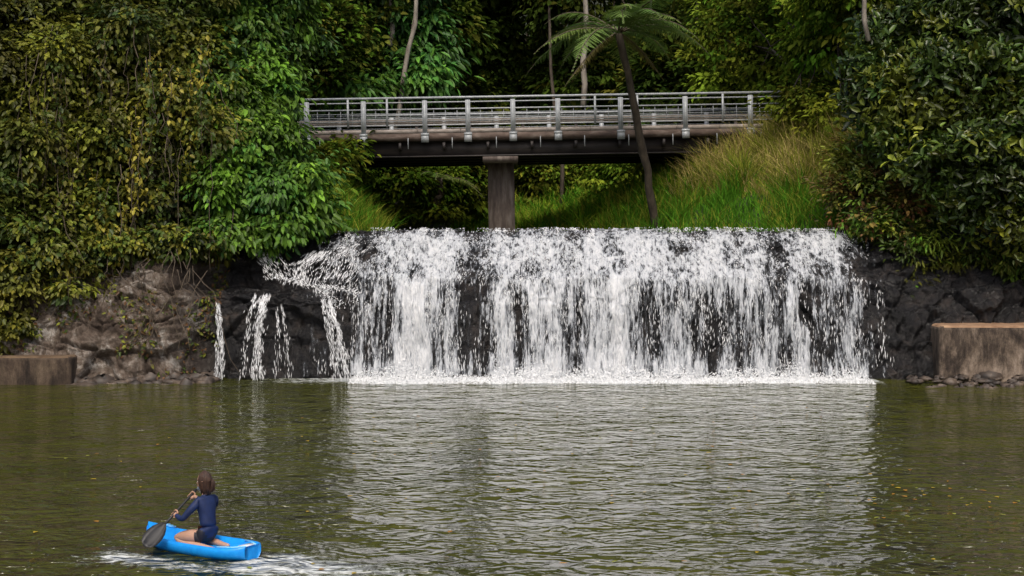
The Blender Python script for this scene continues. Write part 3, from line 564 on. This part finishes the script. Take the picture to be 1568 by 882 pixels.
nr=20; f=[[i*nr+j,i*nr+(j+1)%nr,(i+1)*nr+(j+1)%nr,(i+1)*nr+j] for i in range(len(us_)-1) for j in range(nr)]
for e_ in(0,len(us_)-1):
    for j in range(1,10): f.append([e_*nr+j-1,e_*nr+j,e_*nr+(nr-j)%nr,e_*nr+(nr-j+1)%nr])
m,nt,b,o=newmat('blue_plastic'); n1=noise(nt,14,5,objvec(nt)); r=ramp(nt,[(.3,(.004,.24,.78)),(.7,(.012,.35,.92))],n1.outputs[0]); nt.links.new(r.outputs[0],b.inputs['Base Color']); b.inputs['Roughness'].default_value=.38; bump(nt,n1.outputs[0],.15,.004,b); M_blue=m
o=mk('hull',V,f,M_blue,parent=kay,smooth=True); md=o.modifiers.new('s','SUBSURF'); md.levels=1; md.render_levels=2
b=B()
for s in(-1,1):
    for i in range(3): b.tube([(.60+i*.05,s*.04,.215+i*.008),(.57+i*.05,s*.13,.200+i*.008)],.007,6)
    b.tube([(-.84,s*.08,.155),(-.70,s*.17,.143),(-.52,s*.235,.140)],.012,6)
m_lb=simple('light_blue_trim',[(.3,(.15,.5,.85)),(.7,(.3,.65,.9))],9,.4,0); b.done('trim_ridges',m_lb,kay,True)
b=B(); b.box((-.78,.0,.152),(.05,.10,.004)); b.done('deck_badge',simple('white_plastic',[(.3,(.7,.72,.75)),(.7,(.8,.8,.82))],9,.4,0),kay)
# ------------------------------------------------------------ kayaker
kp=empty('woman_kayaker',(KC[0]-.1*HD[0],KC[1]-.1*HD[1],-.03)); kp.rotation_euler[2]=math.atan2(HD[1],HD[0])
nodes=[(-.05,0,.235,.125),(-.035,0,.33,.112),(-.02,0,.43,.098),(-.01,0,.54,.115),(0,0,.635,.095),(.008,0,.70,.052),(.02,0,.755,.044),(.03,0,.80,.05),
 (0,.135,.645,.058),(.06,.215,.545,.046),(.13,.262,.445,.038),(.22,.235,.445,.036),(.305,.198,.462,.024),(.335,.192,.468,.026),
 (0,-.135,.645,.058),(.08,-.225,.57,.046),(.16,-.29,.505,.038),(.24,-.21,.57,.035),(.305,-.12,.635,.024),(.33,-.092,.652,.026),
 (.02,.085,.225,.095),(.18,.135,.215,.082),(.34,.17,.185,.058),(.20,.165,.125,.05),(-.02,.14,.115,.044),(-.17,.12,.105,.032),(-.27,.12,.10,.026),
 (.02,-.085,.225,.095),(.18,-.135,.215,.082),(.34,-.17,.185,.058),(.20,-.165,.125,.05),(-.02,-.14,.115,.044),(-.17,-.12,.105,.032),(-.27,-.12,.10,.026)]
edges=[(0,1),(1,2),(2,3),(3,4),(4,5),(5,6),(6,7),(4,8),(8,9),(9,10),(10,11),(11,12),(12,13),(4,14),(14,15),(15,16),(16,17),(17,18),(18,19),
 (0,20),(20,21),(21,22),(22,23),(23,24),(24,25),(25,26),(0,27),(27,28),(28,29),(29,30),(30,31),(31,32),(32,33)]
me=bpy.data.meshes.new('body'); me.from_pydata([q[:3] for q in nodes],edges,[]); body=bpy.data.objects.new('body',me); S.collection.objects.link(body)
bpy.context.view_layer.objects.active=body; body.select_set(True)
md=body.modifiers.new('skin','SKIN')
for i,q in enumerate(nodes):
    sv=me.skin_vertices[0].data[i]; k=1.12 if i<5 else 1.0
    sv.radius=(q[3]*k,q[3]*(.88 if i<5 else 1)); sv.use_root=(i==0)
md2=body.modifiers.new('sub','SUBSURF'); md2.levels=2; md2.render_levels=2
dg=bpy.context.evaluated_depsgraph_get(); me2=bpy.data.meshes.new_from_object(body.evaluated_get(dg)); bpy.data.objects.remove(body)
body=bpy.data.objects.new('body',me2); S.collection.objects.link(body); body.parent=kp
m_skin=simple('skin',[(.3,(.42,.24,.16)),(.7,(.52,.31,.22))],8,.5,.05,.003)
m_navy=simple('navy_rash_vest',[(.3,(.005,.013,.055)),(.7,(.011,.026,.10))],9,.65,.4,.01)
m_blk=simple('black_shorts',[(.3,(.008,.008,.012)),(.7,(.02,.02,.03))],9,.7,.1)
me2.materials.clear()
for mm in(m_navy,m_skin,m_blk): me2.materials.append(mm)
NP=np.array([q[:3] for q in nodes])
def lab(e): 
    a,b_=e
    if b_ in(13,19,6,7): return 1
    if b_ in(20,27): return 2
    if b_>=21: return 1
    return 0
for p in me2.polygons:
    c=np.array(p.center); best=9;l=0
    for e in edges:
        a=NP[e[0]];d=NP[e[1]]-a; t=np.clip(np.dot(c-a,d)/np.dot(d,d),0,1); r_=np.linalg.norm(c-a-d*t)/(nodes[e[1]][3]+.03)
        if r_<best: best=r_; l=lab(e)
    if l==0 and c[2]<.20 and abs(c[1])<.2 and c[0]<.15: l=2
    p.material_index=l; p.use_smooth=True
hd=empty('head',(.03,0,.80)); hd.parent=kp; hd.rotation_euler=(0,.06,.42); hd.scale=(.93,.93,.97)
nu,nv=28,22; V=[]
for i in range(nv+1):
    ph=math.pi*i/nv
    for j in range(nu):
        th=2*math.pi*j/nu; x=math.sin(ph)*math.cos(th); y=math.sin(ph)*math.sin(th); z=math.cos(ph)
        X_=x*.092;Y_=y*.074;Z_=z*.115
        if z<0: k=1-.32*(-z)**1.3; Y_*=k; X_=X_*(1-.12*(-z)) + .012*(-z)
        fr=max(0,math.cos(th))**8*math.sin(ph)
        X_+= .026*fr*math.exp(-((z+.17)/.13)**2)*max(0,math.cos(th))**30
        X_+= .007*math.exp(-((z+.50)/.08)**2)*max(0,math.cos(th))**12
        X_+= .010*math.exp(-((z+.86)/.13)**2)*max(0,math.cos(th))**6
        X_-= .009*math.exp(-((z-.02)/.11)**2)*math.exp(-((abs(math.sin(th))-.40)/.17)**2)*(math.cos(th)>0)
        V.append((X_,Y_,Z_+.075))
f=[[i*nu+j,i*nu+(j+1)%nu,(i+1)*nu+(j+1)%nu,(i+1)*nu+j] for i in range(nv) for j in range(nu)]
mk('skull_and_face',V,f,m_skin,parent=hd,smooth=True)
b=B()
for s in(-1,1):
    b.tube([(.0,s*.074,.095),(-.008,s*.082,.085),(-.008,s*.080,.06),(.002,s*.074,.045)],[.008,.010,.008,.006],6)
b.done('ears',m_skin,hd,True)
b=B(); bw=B(); lp=B()
for s in(-1,1):
    bw.tube([(.077,s*.030-.009,.078),(.080,s*.030,.079),(.077,s*.030+.009,.078)],[.004,.007,.004],6); b.tube([(.085,s*.030-.003,.079),(.086,s*.030+.003,.079)],.0035,6); b.tube([(.086,s*.016,.098),(.086,s*.03,.102),(.078,s*.044,.098)],.003,4)
bw.done('eyes',simple('eye_white',[(.3,(.7,.7,.7)),(.7,(.8,.8,.8))],5,.3,0),hd,True)
m_hair=simple('brown_hair',[(.3,(.016,.008,.005)),(.5,(.045,.020,.012)),(.75,(.11,.055,.03))],60,.6,.6,.012,(1,1,.12)); b.done('irises_and_brows',m_hair,hd,True)
lp.tube([(.085,-.02,.018),(.094,0,.019),(.085,.02,.018)],[.003,.0055,.003],6); lp.done('mouth',simple('lips',[(.3,(.35,.10,.08)),(.7,(.42,.14,.11))],5,.4,0),hd,True)
b=B()
for i in range(340):   # strands swept from the hairline back and down to the nape
    th=rng.uniform(.38*math.pi,1.62*math.pi) if i>60 else rng.uniform(.30*math.pi,1.70*math.pi); L=rng.uniform(.7,1.2)
    pts=[]
    for t in np.linspace(0,1,9):
        r_=1.04+.05*rng.random()
        if t<.75: 
            ph=t/.75*math.pi*.52; p=(math.sin(ph)*math.cos(th)*.094*r_-.004,math.sin(ph)*math.sin(th)*.079*r_,math.cos(ph)*.117*r_+.077)
        else:
            k=(t-.75)/.25; p=(math.cos(th)*.096*(1-.25*k)-.006,math.sin(th)*.082*(1-.30*k),.066-.13*k*L)
        pts.append(p)
    b.tube(pts,[.007,.008,.008,.008,.008,.008,.008,.007,.003],5)
for i in range(26):   # loose gathered tail
    o_=rng.normal(size=3)*[.008,.014,.008]; b.tube([np.array(p)+o_*s_ for p,s_ in zip([(-.085,.0,.085),(-.118,.006,.085),(-.130,.006,.05),(-.120,.006,0),(-.112,.0,-.05)],(.4,.9,1.2,1.3,1.6))],[.008,.009,.008,.007,.003],5)
b.done('hair',m_hair,hd,True)
def loc(dx,dy,z): return np.array([dx*HD[0]+dy*HD[1], -dx*HD[1]+dy*HD[0], z])
dr=loc(.2,.28,.24); dr_n=dr/np.linalg.norm(dr); A=np.array([.352,.195,.47]); Bh=A+dr*.78
Lo=A-dr*.42; Up=A+dr*1.05
pd=empty('kayak_paddle',kp.location); pd.rotation_euler=kp.rotation_euler
m_pb=simple('black_plastic',[(.3,(.008,.008,.009)),(.7,(.02,.02,.022))],9,.5,0); m_pw=simple('grey_blade',[(.3,(.16,.18,.22)),(.7,(.26,.28,.32))],9,.4,0)
b=B(); b.tube([Lo,A,Bh,Up],.015,8); b.done('shaft',m_pb,pd,True)
def blade(c,d,nm,mt,nrmv,L_=1.):
    d=d/np.linalg.norm(d); t=np.cross(d,nrmv); t/=np.linalg.norm(t); nn_=np.cross(t,d); V=[];f=[]
    prof_=[(0,.018),(.05,.06),(.12,.095),(.20,.11),(.28,.105),(.34,.08),(.375,.035)]
    for (l,w) in prof_:
        for k in(-1,-.5,0,.5,1):
            for s in(1,-1): V.append(c+d*l*L_+t*w*k*min(1,L_+.1)+nn_*(s*.004*(1.5-abs(k))+.03*k*k-.02*l))
    for i in range(len(prof_)-1):
        for k in range(4):
            a=i*10+k*2; f.append([a,a+2,a+12,a+10]); f.append([a+1,a+11,a+13,a+3])
        f.append([i*10,i*10+10,i*10+11,i*10+1]); f.append([i*10+8,i*10+9,i*10+19,i*10+18])
    for k in range(4): q=(len(prof_)-1)*10+k*2; f.append([q,q+2,q+3,q+1])
    mk(nm,V,f,mt,parent=pd,smooth=True)
blade(Lo,-dr,'lower_blade',m_pb,np.array(loc(0,-1,.25))); blade(Up,dr,'upper_blade',m_pw,np.array(loc(1,-.3,0)),.62)
def hand(c,wrist,nm):
    b=B(); d=dr_n; c=np.array(c); w=np.array(wrist)-c; w=w-d*np.dot(w,d); w=w/np.linalg.norm(w); s=np.cross(d,w)
    b.tube([c+w*.045,c+w*.030-d*.004,c+w*.021],[.022,.034,.026],8)
    for i,(o,l) in enumerate(((-.033,.85),(-.012,1.),(.010,.97),(.031,.8))):
        pts=[c+d*o+w*.034+s*.012]
        for a in np.linspace(.7,3.9*l,5): pts.append(c+d*o+(w*math.cos(a)+s*math.sin(a))*.0245)
        b.tube(pts,[.010,.0098,.0092,.0085,.008,.0065],6)
    pts=[c+w*.04+d*.03,c+d*.045+w*.024-s*.012,c+d*.048-s*.024,c+d*.044-w*.016-s*.018,c+d*.036-w*.024-s*.002]; b.tube(pts,[.013,.011,.010,.009,.007],6)
    b.done(nm,m_skin,kp,True)
hand(A,NP[12],'left_hand'); hand(Bh,NP[18],'right_hand')
# ------------------------------------------------------------ light, world, camera
w=bpy.data.worlds.new('World'); S.world=w; w.use_nodes=True; nt=w.node_tree; sk=nt.nodes.new('ShaderNodeTexSky'); sk.sky_type='NISHITA'; sk.sun_disc=False
el=math.radians(52); az=math.radians(180)
sk.sun_elevation=el; sk.sun_rotation=az; sk.dust_density=5; sk.air_density=.9
nt.links.new(sk.outputs[0],nt.nodes['Background'].inputs[0]); nt.nodes['Background'].inputs[1].default_value=.15
sd=Vector((math.sin(az)*math.cos(el),math.cos(az)*math.cos(el),math.sin(el)))
l=bpy.data.lights.new('sun','SUN'); l.energy=2.0; l.angle=math.radians(12); l.color=(1,.94,.85); lo_=bpy.data.objects.new('sun',l); S.collection.objects.link(lo_); lo_.rotation_euler=sd.to_track_quat('Z','Y').to_euler()
cam=bpy.data.cameras.new('camera'); co=bpy.data.objects.new('camera',cam); S.collection.objects.link(co); co.location=(0,0,CH); co.rotation_euler=(math.pi/2,0,0)
cam.lens=50; cam.sensor_width=36; cam.shift_y=-(441-365)/1568; cam.clip_end=4000; S.camera=co
S.view_settings.view_transform='Standard'; S.view_settings.look='None'; S.view_settings.exposure=0
print('verts',sum(len(o.data.vertices) for o in S.objects if o.type=='MESH'))
